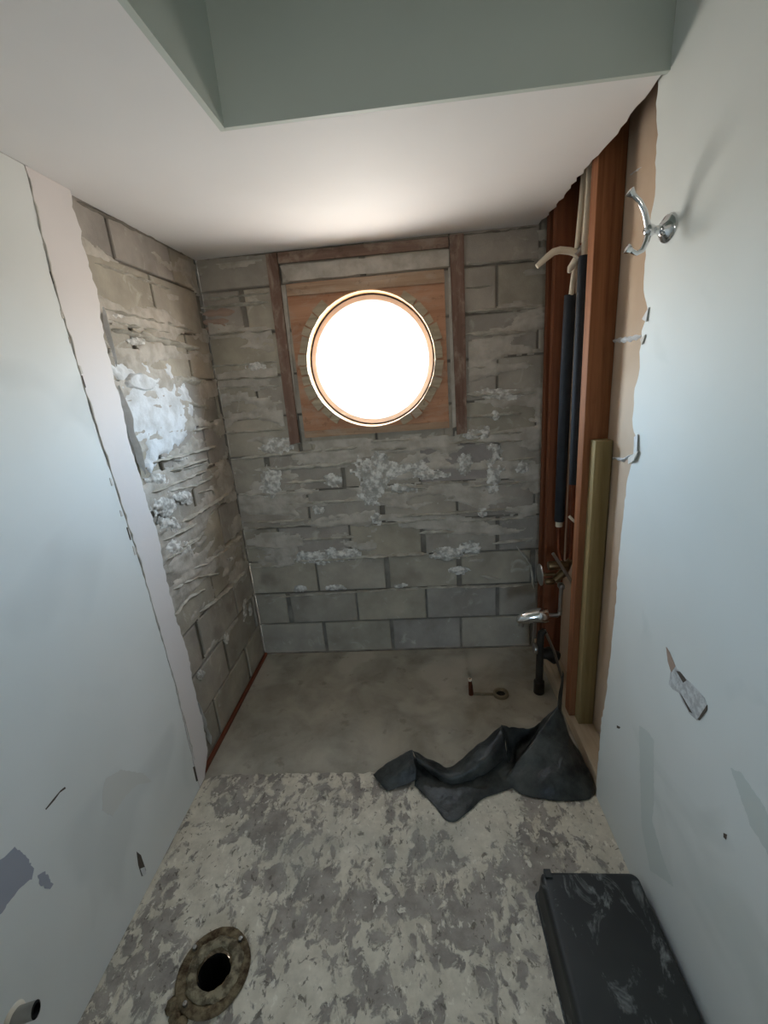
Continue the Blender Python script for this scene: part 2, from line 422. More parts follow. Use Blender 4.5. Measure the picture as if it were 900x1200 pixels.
def crust(parent, plane, u, v, ru, rv, h=.012, mat='crust', name='mortar_crust', n=16, freq=42, flat=False, seed=1, rough=1.0, off=0.0):
    ax, val, nrm = frame(plane); c = un(u, v, ax, val); du = un(u + ru, v, ax, val) - c; dv = un(u, v + rv, ax, val) - c
    hs = {}; mb = MB()
    for i in range(-n, n + 1):
        for j in range(-n, n + 1):
            a, b = i / n * 1.25, j / n * 1.25; p = c + du * a + dv * b
            r = math.hypot(a, b); q = p * freq + Vector((seed * 7.3, seed * 3.1, 0))
            nn = noise.noise(q) * .6 + noise.noise(q * 2.3) * .35
            lo = noise.noise(p * 11 + Vector((seed, 0, seed)))
            e = (1 - r) + .55 * lo + (.7 * nn if not flat else .28 * nn)
            if flat: hh = h * (min(1, max(e, -.3) * 5) + .30 * rough * nn)
            else: hh = h * (e * 1.1 + .35 * rough * nn)
            if e > -.12:
                hs[i, j] = len(mb.v); mb.v.append(tuple(p + nrm * (max(hh, -.002) if e > 0 else -.002) + nrm * off))
    for (i, j), k in hs.items():
        q = [(i, j), (i + 1, j), (i + 1, j + 1), (i, j + 1)]
        if all(t in hs for t in q): mb.f.append(tuple(hs[t] for t in q))
    return mb.build(name, mat, parent, smooth=True)

BR = [  # traced on the back wall: points, width, height
 ([(280,538),(340,531),(429,523)],.022,.009), ([(298,551),(389,545),(417,541)],.028,.010), ([(331,566),(389,563)],.020,.008),
 ([(280,580),(352,577)],.018,.010), ([(329,591),(422,586)],.020,.008), ([(284,612),(330,611),(366,608)],.016,.013),
 ([(287,619),(364,615)],.012,.010), ([(354,633),(417,629)],.022,.008), ([(287,642),(338,641)],.012,.009),
 ([(345,657),(400,655),(450,650)],.020,.012), ([(296,665),(345,662)],.014,.008), ([(319,700),(380,696),(445,692)],.010,.008),
 ([(430,517),(489,515)],.012,.010), ([(430,527),(481,525)],.020,.010), ([(523,519),(616,516)],.014,.012),
 ([(462,567),(503,573)],.018,.010), ([(489,566),(552,565)],.010,.009), ([(462,605),(530,601),(601,596)],.016,.013),
 ([(430,615),(480,611),(528,607)],.012,.010), ([(491,625),(542,622)],.022,.008), ([(577,637),(623,632)],.018,.010),
 ([(430,653),(503,648)],.020,.014), ([(435,692),(490,689),(538,687)],.012,.010), ([(538,688),(613,686)],.014,.012),
 ([(563,675),(588,679)],.016,.010), ([(531,612),(625,606)],.012,.008), ([(545,571),(628,563)],.012,.010), ([(508,655),(560,650)],.02,.008),
 ([(235,361),(280,357),(315,354)],.022,.010), ([(238,352),(315,343)],.014,.008), ([(291,390),(323,386)],.018,.014), ([(240,394),(290,388)],.022,.010),
 ([(249,446),(290,443),(328,441)],.016,.014), ([(250,455),(328,452)],.010,.006), ([(545,338),(578,334)],.014,.010),
 ([(545,366),(590,363),(632,360)],.020,.014), ([(545,392),(619,389)],.026,.010), ([(545,432),(575,428)],.022,.008),
 ([(545,463),(590,461),(630,460)],.034,.012), ([(545,489),(612,484)],.022,.012), ([(545,509),(614,506)],.020,.012),
 ([(545,310),(630,304)],.010,.008), ([(242,430),(325,424)],.014,.006), ([(255,490),(330,486)],.010,.006), ([(262,508),(335,503)],.012,.008),
 ([(605,640),(622,660),(626,690)],.018,.008), ([(595,540),(628,536)],.012,.009), ([(590,570),(600,568)],.02,.012)]
for i, (p, w, h) in enumerate(BR): ridge(wall_back, 'y', p, w * 1.2, h * 1.5, 'ridge', seed=i)
for p in ([(238,368),(275,365)], [(237,378),(268,376)], [(240,386),(272,383)]): ridge(wall_back, 'y', p, .05, .005, 'redmortar', seed=3)
BC = [(435,562,20,26,.016),(318,565,12,20,.012),(365,652,22,8,.014),(405,649,20,7,.012),(580,536,10,18,.014),(577,560,8,15,.012),(525,648,20,7,.014),
      (553,641,12,7,.012),(588,462,38,6,.012),(580,487,5,5,.014),(555,508,14,5,.012),(325,524,18,9,.012),(475,550,30,9,.012),(470,572,18,5,.010),
      (545,545,8,12,.012),(390,563,9,7,.012),(568,509,6,8,.014),(445,540,8,14,.012),(350,690,8,4,.010),(395,688,12,3,.010),(500,556,26,6,.010),
      (612,548,7,8,.010),(565,600,5,6,.012),(372,596,8,5,.012),(300,430,10,5,.008),(440,608,6,6,.012),(540,668,12,4,.010),(470,686,8,3,.01)]
for i, (u, v, a, b, h) in enumerate(BC): crust(wall_back, 'y', u, v, a, b, h * .8, seed=i + 1, off=.005)
BSM = [(298,478,26,34),(300,415,22,18),(520,540,60,22),(590,410,30,18),(460,590,40,12),(360,560,36,12),(585,440,34,12),(350,632,40,9),(430,640,50,9),(560,620,40,10)]
def skim(parent, plane, a0, a1, z0, z1, bias, holes=(), seed=0, step=.0085, mat='smear'):
    ax, val, nrm = frame(plane); mb = MB(); hs = {}
    na, nz = int((a1 - a0) / step), int((z1 - z0) / step)
    for i in range(na + 1):
        for j in range(nz + 1):
            a, z = a0 + (a1 - a0) * i / na, z0 + (z1 - z0) * j / nz
            if any(h[0] < a < h[1] and h[2] < z < h[3] for h in holes): continue
            wob = .02 * noise.noise(Vector((a * 5, z * 3, seed + 20)))
            zz = z + wob
            n1 = noise.noise(Vector((a * 2.6, zz * 11, seed))) + .55 * noise.noise(Vector((a * 6.5, zz * 24, seed + 5))) + .22 * noise.noise(Vector((a * 30, zz * 60, seed)))
            jn = 1 - min(1, abs((zz / CRS + .5) % 1 - .5) * CRS / .030)      # more paste along the bed joints
            e = n1 + bias(a, z) + .25 * jn
            if e < -.10: continue
            h = .0065 * min(1, max(e, -.08) * 7) + (.0045 * noise.noise(Vector((a * 9, zz * 46, seed + 9))) + .0025 * noise.noise(Vector((a * 40, zz * 70, seed + 2)))) * min(1, max(0, e * 5))
            h += .006 * jn * max(0, noise.noise(Vector((a * 4, z * 2, seed + 3))) + .2) * min(1, max(0, e * 4))
            h = max(h, -.002)
            hs[i, j] = len(mb.v); p = Vector((a, 0, z)) if plane == 'y' else Vector((0, a, z)); mb.v.append(tuple(p + nrm * h))
    for (i, j) in hs:
        q = [(i, j), (i + 1, j), (i + 1, j + 1), (i, j + 1)]
        if all(t in hs for t in q): mb.f.append(tuple(hs[t] for t in q))
    o = mb.build('mortar_skim', mat, parent, smooth=False); o['kind'] = 'stuff'; o['label'] = 'thin uneven layers of old mortar'
    o.data.polygons.foreach_set('use_smooth', [True] * len(o.data.polygons)); return o
sst = lambda x, a, b: (lambda t: t * t * (3 - 2 * t))(min(1, max(0, (x - a) / (b - a))))
skim(wall_back, 'y', .012, 1.69, .44, 2.15, lambda a, z: -.75 + .72 * sst(z, .45, .85) - .25 * sst(z, 1.6, 2.1), [(.335, 1.275, 1.285, 2.16)], 3)
skim(wall_left, 'x', -.93, -.014, .30, 2.15, lambda a, z: -.7 + .75 * sst(z, .35, .8) - .30 * sst(z, 1.75, 2.0), [], 8)

LR = [([(110,308),(150,322),(200,340)],.014,.008), ([(117,361),(160,372),(200,381),(225,388)],.016,.010), ([(119,374),(160,383),(200,391)],.014,.010),
 ([(130,387),(165,393),(197,401),(233,409)],.030,.016), ([(202,444),(243,448)],.034,.014), ([(173,543),(208,535),(253,523)],.020,.014),
 ([(197,553),(243,537)],.020,.016), ([(198,554),(240,543)],.012,.010), ([(173,579),(205,566),(243,550)],.018,.012), ([(192,576),(230,569),(250,558)],.02,.008),
 ([(213,612),(240,595),(268,577)],.022,.016), ([(188,634),(210,624),(230,613)],.018,.012), ([(195,656),(225,636),(240,622)],.014,.010),
 ([(223,668),(240,661),(262,645),(283,627)],.016,.012), ([(199,692),(230,676),(258,672)],.018,.010), ([(232,718),(248,706),(263,695),(286,668)],.018,.012),
 ([(203,722),(222,700),(240,690)],.016,.009), ([(198,640),(215,640),(240,625)],.014,.008), ([(246,604),(255,592),(247,574),(232,578)],.014,.008), ([(217,472),(245,478)],.03,.010), ([(226,505),(248,500)],.014,.010)]
for i, (p, w, h) in enumerate(LR): ridge(wall_left, 'x', p, w * 1.15, h * 1.5, 'ridge', seed=60 + i)
for i, p in enumerate(([(120,368),(150,375),(185,384)],)): ridge(wall_left, 'x', p, .035, .004, 'redmortar', seed=i)
LC = [(190,592,16,11,.016),(197,616,13,9,.016),(206,643,15,9,.014),(212,583,14,7,.012),(182,562,12,6,.012),(208,537,18,3,.012),(234,791,5,6,.010),(265,748,4,6,.010),
      (286,715,2,11,.010),(293,713,2,7,.008),(268,655,6,2,.008),(135,370,14,5,.010),(160,400,12,4,.010)]
for i, (u, v, a, b, h) in enumerate(LC): crust(wall_left, 'x', u, v, a, b, h * .6, seed=80 + i, off=.005)
crust(wall_left, 'x', 178, 486, 42, 56, .008, 'plaster', 'plaster_patch', n=36, freq=26, flat=True, seed=5, rough=1.2)
crust(wall_left, 'x', 165, 448, 22, 10, .018, 'plaster', 'plaster_patch', n=18, freq=24, flat=True, seed=9, rough=1.2)

# rusty strip at the foot of the block wall
t = MB().box(.004, .020, -.885, -.006, -.006, .012).build('trim_1', 'rust_wood'); bevel(t, .002)
struct(t, 'thin rusty brown strip along the foot of the block wall', 'trim')

# ------------------------------------------------------------------ left drywall
LX = XD
def yz(px, X): p = un(px[0], px[1], 0, X); return (p.y, p.z)
seam = [(30,196),(33,205),(60,320),(110,490),(165,660),(205,800),(230,905)]
torn = [(84,230),(86,244),(95,270),(95,280),(107,320),(115,345),(118,372),(122,395),(127,415),(136,452),(143,478),(152,520),(160,545),(170,580),(183,620),(186,628),(193,670),(205,720),(212,742),(220,762),(226,800),(229,812),(238,845),(243,880),(236,903)]
sm = [(y, min(z, H)) for y, z in (yz(p, LX) for p in seam)]; sm[0] = (sm[0][0], H - .001); sm[-1] = (-.938, .004)
tr_ = [yz(p, LX) for p in torn]; tr_[0] = (tr_[0][0], H - .001); tr_[-1] = (-.890, .002)
sR = rag([(LX, y, z) for y, z in sm], .02, .0022, 5, (1,)); tR = rag([(LX, y, z) for y, z in tr_], .014, .0045, 6, (1, 2))
main = [(LX, YB, .002), (LX, -.94, .002)] + [p - Vector((0, .0045, 0)) for p in reversed(sR[:-1])] + [(LX, -1.02, H - .001), (LX, YB, H - .001)]
d1 = MB().prism(main, (-.0285, 0, 0)).build('drywall_sheet', 'paint_left', wall_left); d1['label'] = 'large white painted drywall sheet'
strip = [p for p in sR[:-1]] + [Vector((LX, -.936, .003))] + list(reversed(tR))
d2 = MB().prism(strip, (-.026, 0, 0)).build('drywall_strip', 'paint_strip', wall_left); d2['label'] = 'narrow ragged strip of drywall beside the blocks'
# joint tape remnants: chips along the seam and torn edge
def flake(parent, X, sgn, pts, mat, name='plaster_flake', th=.0012, lift=.0):
    P = [un(u, v, 0, X) for u, v in pts]
    if name == 'paint_shade_patch': P = rag(P + [P[0]], .006, .0022, len(pts), (1, 2))[:-1]
    return MB().prism([p + Vector((-sgn * .0002, 0, 0)) for p in P], (sgn * (th + .0002), 0, 0)).build(name, mat, parent)
for (u, v) in ((50,285),(62,330),(70,362),(80,395),(92,428),(128,560),(140,598),(155,640)):
    dv = random.uniform(6, 13); s_ = .285
    flake(wall_left, LX, 1, [(u, v), (u + 2.2, v + 1), (u + dv * s_ + 2.4, v + dv), (u + dv * s_, v + dv + 1)], 'gypsum')
for (u, v) in ((95,440),(104,470),(58,318),(148,618)):
    dv = random.uniform(14, 22)
    flake(wall_left, LX, 1, [(u, v), (u + 1.3, v), (u + dv * .3 + 1.3, v + dv), (u + dv * .3, v + dv)], 'dirt', 'crack')
ridge(wall_left, 'x', [(135,452),(141,474),(150,510),(160,540),(167,556)], .022, .020, 'plaster', 'torn_edge', 4, off=.012)
ridge(wall_left, 'x', [(116,360),(120,385),(126,408),(132,430)], .012, .012, 'plaster', 'torn_edge', 4, off=.014)
ridge(wall_left, 'x', [(231,823),(238,848),(246,872)], .012, .014, 'plaster', 'torn_edge', 4, off=.004)
ridge(wall_left, 'x', [(34,208),(60,320),(85,405),(110,490),(138,575),(165,660),(185,730)], .010, .0022, 'gypsum', 'joint_seam', 4, val=LX)
ridge(wall_left, 'x', [(185,730),(205,800),(228,890)], .006, .0012, 'gypsum', 'joint_seam', 5, val=LX)
# marks on the left drywall
flake(wall_left, LX, 1, [(-4,1012),(18,992),(30,1002),(40,1020),(38,1030),(28,1036),(14,1052),(-4,1078)], 'blue_paint', 'paint_shade_patch', .0004)
flake(wall_left, LX, 1, [(44,1026),(53,1022),(62,1036),(58,1042),(47,1038)], 'blue_paint', 'paint_shade_patch', .0004)
flake(wall_left, LX, 1, [(124,912),(142,902),(168,906),(178,916),(160,920),(146,934),(132,956),(120,950),(120,930)], 'shadow_grey', 'paint_shade_patch', .0003)  # shadow on the drywall, put into the colour of this patch
flake(wall_left, LX, 1, [(53,948),(63,935.5),(71,926),(76,922),(77,924),(70,929),(64,937.5),(54,949)], 'dirt', 'scrape', .0005)
flake(wall_left, LX, 1, [(160,998),(165,1002),(171,1020),(166,1027),(162,1014)], 'dirt', 'gouge', .0006)
flake(wall_left, LX, 1, [(164,1018),(169,1016),(171,1024),(167,1027)], 'plaster', 'plaster_flake', .002)
flake(wall_left, LX, 1, [(226,899),(228,898),(232,915),(230,916)], 'dirt', 'crack', .0006)

# ------------------------------------------------------------------ right wall: backing board, studs, plate, drywall
XF, XB = W + .013, W + .102
wr = MB().box(XB, XB + .013, -1.45, .0035, -.006, 2.60)
wall_right = struct(wr.build('wall_right', 'paper'), 'right wall opened to studs beside white drywall', 'wall')
wr2 = MB().box(XB + .014, XB + .05, YB, .0035, -.16, 2.62).build('wall_core', 'gypsum', wall_right)
def stud(y0, y1, mat, lab, x0=XF, x1=XB - .001, z0=.055, z1=2.50):
    o = MB().box(x0, x1, y0, y1, z0, z1).build('stud', mat, wall_right); bevel(o, .003); o['label'] = lab; return o
stud(-.105, -.067, 'stud_dark', 'dark brown stud close to the block wall')
stud(-.203, -.160, 'stud_dark', 'dark brown stud behind the foam pipe sleeve')
stud(-.628, -.572, 'stud_wood', 'thick orange brown stud')
stud(-1.45, -1.41, 'stud_wood', 'stud behind the drywall')
bp = MB().box(XF + .002, XB - .001, -1.40, -.008, -.005, .054).build('bottom_plate', 'plate_wood', wall_right); bevel(bp, .003)
blk = MB().box(XB - .028, XB - .002, -.40, -.33, 2.02, 2.12).build('blocking', 'plate_wood', wall_right); bevel(blk, .003)
# paste squeezed out between backing sheets
def ridgeX(X, pts, w, h, name='paste_squeeze', mat='plaster'):
    mb = MB(); P = rag([Vector((X, un(u, v, 0, X).y, un(u, v, 0, X).z)) for u, v in pts], .012, .002, 9); n = len(P)
    for i, p in enumerate(P):
        e = min(1, (min(i, n - 1 - i) + .4) / 2) * (1 + .3 * math.sin(i * 2.1))
        for (a, b) in ((-.5, .002), (-.25, -.7), (.1, -1), (.3, -.6), (.5, .002)): mb.v.append((p.x + b * h * e, p.y, p.z + a * w * e))
    for i in range(n - 1):
        for k in range(4): mb.f.append((i * 5 + k, i * 5 + k + 1, i * 5 + 6 + k, i * 5 + 5 + k))
    return mb.build(name, mat, wall_right, smooth=True)
ridgeX(XB, [(719,399),(735,398),(752,394)], .016, .010); ridgeX(XB, [(718,536),(732,539),(742,532)], .012, .008); ridgeX(XB, [(738,205),(752,196)], .006, .003)
# drywall sheet with a ragged edge
redge = [(770,94),(769,130),(770,150),(771,158),(769,170),(767,230),(757,290),(755,318),(754,340),(759,362),(757,375),(752,388),(750,412),(749,440),(744,455),(742,482),(741,500),(745,512),(747,530),(742,538),(735,560),(731,600),(728,620),(722,700),(713,790),(708,830),(705,842),(703,870),(699,910),(700,930)]
re_ = [yz(p, W) for p in redge]; re_[0] = (-1.003, 2.25); re_[-1] = (-.985, .002)
eR = rag([(W, y, z) for y, z in re_], .016, .0035, 8, (1,))
sheet = list(eR) + [Vector((W, YB, .002)), Vector((W, YB, 2.60)), Vector((W, YS - .002, 2.60)), Vector((W, YS - .002, 2.25))]
d3 = MB().prism(sheet, (.0125, 0, 0)).build('drywall_sheet', 'paint_right', wall_right); d3['label'] = 'large white painted drywall sheet with broken edge'
# chips of paper curling off the edge
def chip(pts, name='torn_paper', mat='gypsum'):
    P = [un(u, v, 0, W - dx) for u, v, dx in pts]
    o = MB().prism(P, (.002, 0, 0)).build(name, mat, wall_right); return o
chip([(743,512,.0),(747,509,.004),(746,534,.006),(742,541,.002)], mat='plaster'); chip([(736,536,.0),(748,528,.006),(742,540,.008),(736,544,.002)])
chip([(750,398,.0),(756,392,.003),(752,404,.004)]); chip([(752,374,0),(760,360,.003),(757,377,.004)], mat='plaster')
# torn patch and marks on the right drywall
flake(wall_right, W, -1, [(784,802),(786,788),(792,781),(800,792),(812,802),(826,818),(829,828),(824,838),(817,844),(808,836),(800,822),(796,812),(789,808)], 'torn', 'torn_patch', .0008)
flake(wall_right, W, -1, [(781,758),(785,764),(792,781),(787,788),(783,775)], 'brown_paper', 'torn_paper', .0012)
flake(wall_right, W, -1, [(793,786),(797,787),(805,797),(801,800)], 'dirt', 'gouge', .0014)
flake(wall_right, W, -1, [(797,812),(800,816),(812,836),(808,834)], 'dirt', 'gouge', .0012)
flake(wall_right, W, -1, [(829,826),(829,832),(820,844),(818,843)], 'dirt', 'gouge', .0012)
flake(wall_right, W, -1, [(723,850),(727,852),(726,854),(723,853)], 'dirt', 'speck', .0006); flake(wall_right, W, -1, [(848,976),(852,978),(851,984),(848,981)], 'dirt', 'speck', .0006)
flake(wall_right, W, -1, [(749,850),(758,856),(766,866),(766,890),(766,940),(764,962),(775,1000),(790,1040),(762,1020),(752,970),(750,900)], 'green_tint', 'paint_shade_patch', .0003)  # faint, slightly greener area of the sheet
flake(wall_right, W, -1, [(856,900),(868,905),(896,945),(906,970),(906,1010),(880,968)], 'green_tint', 'paint_shade_patch', .0003)

# ------------------------------------------------------------------ ceiling: dropped L, raised recess
cm = MB(); ce = rag([(W - .012, YS, H), (W + .002, -.85, H), (W - .004, -.5, H), (W + .004, -.25, H), (W - .008, -.004, H)], .03, .006, 12, (0,))
be = rag([(W - .008, -.0065, H), (.008, -.0065, H)], .04, .003, 13, (1,))
lo = list(ce) + be[1:] + [Vector((.006, -.006, H)), Vector((.006, -1.0, H)), Vector((XD, -1.0, H)), Vector((XD, YB, H)), Vector((XS, YB, H)), Vector((XS, YS, H))]
cm.prism(lo, (0, 0, .013))
ceiling = struct(cm.build('ceiling', 'paint_ceiling'), 'white painted dropped ceiling with a raised recess', 'ceiling')
MB().box(-.1, XS - .0005, YB, YS - .0005, H + .014, HT).box(-.1, 1.45, YS + .013, .0, H + .014, HT).build('ceiling_framing', 'gypsum', ceiling)
fc = MB().box(XS, W, YS - .0015, YS + .0125, H - .0008, HT).box(XS - .013, XS + .0015, YB, YS + .0125, H - .0008, HT).build('recess_side', 'paint_recess', ceiling)
MB().box(-.2, 1.95, YB - .1, .2, HT, HT + .1).build('raised_panel', 'paint_recess', ceiling)
mb = MB().box(-.2, .45, YB - .1, YB, -.16, HT).box(1.30, 1.95, YB - .1, YB, -.16, HT).box(.45, 1.30, YB - .1, YB, 2.05, HT)  # doorway is an unseen addition that lets fill daylight in
wf = struct(mb.build('wall_front', 'paint_left'), 'white painted wall behind the viewpoint with a doorway added for fill light', 'wall')
mb = MB(); hy = -6.0  # unseen room with window, added to brighten the back wall and floor
mb.box(-.9, -.8, hy, YB - .1, -.16, HT).box(2.6, 2.7, hy, YB - .1, -.16, HT).box(-.9, -.2, YB - .1, YB, -.16, HT).box(1.95, 2.7, YB - .1, YB, -.16, HT)
mb.box(-.9, .70, hy - .1, hy, -.16, HT).box(1.20, 2.7, hy - .1, hy, -.16, HT).box(.70, 1.20, hy - .1, hy, -.16, 1.1).box(.70, 1.20, hy - .1, hy, 1.85, HT)
struct(mb.build('wall_fill_room', 'paint_left'), 'white walls of an unseen room added for fill light', 'wall')
struct(MB().box(-.9, 2.7, hy - .1, YB, -.16, -.006).build('floor_fill_room', 'slab'), 'floor of an unseen room added for fill light', 'floor')
struct(MB().box(-.9, 2.7, hy - .1, YB - .1, HT, HT + .1).build('ceiling_fill_room', 'paint_ceiling'), 'ceiling of an unseen room added for fill light', 'ceiling')
w2 = empty('window_fill', (.95, hy, 1.5)); struct(w2, 'plain unseen window added to bring in fill daylight', 'window')
MB().box(.70, .73, hy - .07, hy - .03, 1.1, 1.85).box(1.17, 1.20, hy - .07, hy - .03, 1.1, 1.85).box(.73, 1.17, hy - .07, hy - .03, 1.1, 1.13).box(.73, 1.17, hy - .07, hy - .03, 1.82, 1.85).build('window_frame', 'vinyl', w2)
MB().box(.73, 1.17, hy - .052, hy - .048, 1.13, 1.82).build('pane', 'glass', w2)
# ragged mortar line left between ceiling and blocks
ridge(wall_back, 'y', [(232,304),(310,297),(420,287),(540,276),(630,266)], .012, .006, 'joint', 'mortar_ridge', 2)
ridge(wall_left, 'x', [(90,236),(150,265),(224,302)], .02, .008, 'joint', 'mortar_ridge', 2)

# ------------------------------------------------------------------ window with its timber
win = empty('window_1', (WX, 0, WZ)); struct(win, 'round window with bright glass in a square timber panel', 'window')
RH = .318
# plywood panel with round hole, four corner pieces around the circle
mb = MB(); SEG = 64; px0, px1, pz0, pz1 = .428, 1.176, 1.302, 2.030; rows = []
for k in range(SEG):
    a = 2 * math.pi * k / SEG; c, s_ = math.cos(a), math.sin(a)
    tx = ((px1 if c > 0 else px0) - WX) / c if abs(c) > 1e-6 else 1e9; tz = ((pz1 if s_ > 0 else pz0) - WZ) / s_ if abs(s_) > 1e-6 else 1e9
    t = min(tx, tz); rows.append(((WX + RH * c, WZ + RH * s_), (WX + t * c, WZ + t * s_)))
cor = [(px1, pz1), (px0, pz1), (px0, pz0), (px1, pz0)]
Y0, Y1 = -.014, .0035
for k in range(SEG):
    (i0, o0), (i1, o1) = rows[k], rows[(k + 1) % SEG]; ring = [i0, o0]
    for (cx, cz) in cor:
        ac = math.atan2(cz - WZ, cx - WX) % (2 * math.pi)
        if 2 * math.pi * k / SEG < ac < 2 * math.pi * (k + 1) / SEG - 1e-6: ring.append((cx, cz))
    ring += [o1, i1]
    b = len(mb.v); n = len(ring)
    mb.v += [(p[0], Y0, p[1]) for p in ring] + [(p[0], Y1, p[1]) for p in ring]
    mb.f.append(tuple(range(b, b + n))); mb.f.append((b, b + n - 1, b + 2 * n - 1, b + n))
    for q in range(1, n - 2): mb.f.append((b + q, b + q + 1, b + n + q + 1, b + n + q))
mb.build('window_panel', 'ply', win)
bt = MB().prism([(px0 + .002, Y0, pz1 - .052), (px1 - .002, Y0, pz1 - .058), (px1 - .002, Y0, pz1 - .002), (px0 + .002, Y0, pz1 - .004)], (0, -.008, 0)).build('top_batten', 'batten_h', win)
bb = MB().box(px0 + .006, px1 - .004, Y0 - .010, Y0, pz0 + .002, pz0 + .034).build('bottom_batten', 'batten_h', win)
# short segments around the circle
rs = random.Random(4); a = .05
while a < 2 * math.pi + .02:
    da = rs.uniform(.13, .24); a1 = a + da
    mid = (a + a1) / 2 % (2 * math.pi)
    if not (1.12 < mid < 2.1 or 4.2 < mid < 5.2):
        r0, r1 = RH - .002, RH + rs.uniform(.032, .046); dp = rs.uniform(.008, .020)
        pts = []
        for rr, aa in ((r0, a + .008), (r1, a + rs.uniform(.004, .024)), (r1 + rs.uniform(-.003, .003), a1 - rs.uniform(.004, .02)), (r0, a1 - .006)):
            pts.append((WX + rr * math.cos(aa), Y0 - .0002, WZ + rr * math.sin(aa)))
        MB().prism(pts, (0, -dp, 0)).build('shim', 'shim', win)
    a = a1
MB().lathe([(RH - .001, Y0 - .004), (RH - .001, .095), (RH + .02, .095), (RH + .02, .001), (RH + .004, .001), (RH + .004, Y0 - .004)], (WX, 0, WZ), (0, 1, 0), 64, closed=True).build('reveal', 'reveal', win, smooth=True)
MB().lathe([(RH - .008, .060), (RH - .0015, .060), (RH - .0015, .094), (RH - .008, .094)], (WX, 0, WZ), (0, 1, 0), 64, closed=True).build('gap_ring', 'gap_ring', win, smooth=True)  # thin dark ring at the gap between reveal and frame
MB().lathe([(RH - .038, .074), (RH - .030, .064), (RH - .0085, .064), (RH - .0085, .12), (RH - .038, .12)], (WX, 0, WZ), (0, 1, 0), 64, closed=True).build('window_frame', 'vinyl', win, smooth=True)
MB().lathe([(RH - .044, .090), (RH - .0385, .084), (RH - .0385, .12), (RH - .044, .12)], (WX, 0, WZ), (0, 1, 0), 64, closed=True).build('glazing_bead', 'vinyl', win, smooth=True)
MB().lathe([(.0001, .100), (RH - .0385, .100), (RH - .0385, .104), (.0001, .104)], (WX, 0, WZ), (0, 1, 0), 64).build('pane', 'glass', win)
# shutters of masonry around the reveal so that daylight enters only through the glass
mb = MB(); RO = RH - .02
for k in range(SEG):
    a0, a1 = 2 * math.pi * k / SEG, 2 * math.pi * (k + 1) / SEG
    q = lambda a, r: (WX + r * math.cos(a), .122, WZ + r * math.sin(a))
    mb.prism([q(a0, RO), q(a0, .52), q(a1, .52), q(a1, RO)], (0, .02, 0))
mb.build('outer_flange', 'gypsum', win)
# furring strips nailed to the blocks around the panel
def strip_px(pts, mat, lab, th=.018):
    P = [un(u, v, 1, -.0) for u, v in pts]
    o = MB().prism([(p.x, -.001, min(p.z, H - .004)) for p in P], (0, -th, 0)).build('furring_strip', mat, wall_back); bevel(o, .002); o['label'] = lab
strip_px([(312,299),(325,297),(352,518),(341,521)], 'strip_v', 'reddish upright strip with scraped paint')
strip_px([(526,277),(543,275),(547,507),(535,509)], 'strip_v', 'greyish brown upright strip')
strip_px([(326,297),(525,278),(525.5,291),(327,310)], 'strip_h', 'horizontal brown strip under the ceiling', .016)
# pale render between strips and panel
def infill(pts):
    P = [un(u, v, 1, 0) for u, v in pts]
    MB().prism([(p.x, .001, p.z) for p in rag([p for p in P] + [P[0]], .03, .002, 3, (0, 2))[:-1]], (0, -.0065, 0)).build('render_infill', 'smear', wall_back)
infill([(328,312),(526,293),(526,312),(338,330)]); infill([(327,335),(335,334),(350,508),(344,510)]); infill([(525,314),(530,313),(535,500),(530,502)])

# ------------------------------------------------------------------ things in the stud bay
XP = W + .05
o = MB().box(1.646, 1.706, -.678, -.6295, .0545, 1.296).build('board', 'board_wood')
bevel(o, .002); tag(o, 'short pale olive timber standing on the bottom plate against the orange stud', 'board')
t = empty('water_pipe', (XP, -.30, .0)); tag(t, 'cream plastic pipe entering the long black foam sleeve in the stud bay', 'pipe')
MB().tube([(XP, -.405, 2.45), (XP, -.40, 2.22), (XP, -.36, 2.0), (XP, -.325, 1.88), (XP, -.295, 1.78), (XP, -.29, 1.5)], .0105, 12).build('pipe', 'pvc', t, True)
MB().tube([(XP, -.298, 1.835), (XP, -.285, 1.5), (XP, -.27, .86)], [.023, .024, .022], 14).build('foam_sleeve', 'foam', t, True)
MB().tube([(XP, -.27, .88), (XP, -.268, .80), (XP, -.275, .72), (XP, -.31, .685), (XP, -.37, .67)], .010, 12).build('copper_end', 'copper', t, True)
MB().lathe([(.0105, -.012), (.016, -.012), (.016, .012), (.0105, .012)], (XP, -.27, .845), (0, 0, 1), 12, True).build('fitting', 'pvc', t, True)
t = empty('water_pipe', (XP, -.45, 0)); tag(t, 'cream plastic pipe with black foam sleeve right beside the orange stud', 'pipe')
MB().tube([(XP, -.462, 2.45), (XP, -.455, 2.2), (XP, -.435, 1.95), (XP, -.435, 1.7)], .0115, 12).build('pipe', 'pvc', t, True)
MB().tube([(XP, -.432, 1.945), (XP, -.437, 1.5), (XP, -.44, 1.08)], [.019, .021, .019], 14).build('foam_sleeve', 'foam', t, True)
MB().tube([(XP, -.44, 1.1), (XP, -.447, .9), (XP, -.452, .742)], .010, 12).build('copper_end', 'copper', t, True)
o = MB().tube([(XP + .012, -.375, 2.0), (XP + .012, -.372, 1.4), (XP + .012, -.372, .70)], .009, 12).build('riser_pipe', 'copper', None, True)
tag(o, 'thin dark copper riser pipe between the two foam sleeves', 'pipe')
t = empty('curved_pipe', (1.637, -.42, 1.957)); tag(t, 'cream curved shower pipe poking past the far studs', 'pipe')
MB().tube([(1.640, -.42, 1.957), (1.610, -.42, 1.968), (1.575, -.42, 1.974), (1.552, -.42, 1.970), (1.532, -.42, 1.957), (1.492, -.42, 1.927)], [.013, .013, .013, .0125, .012, .009], 12).build('arm', 'pvc', t, True)
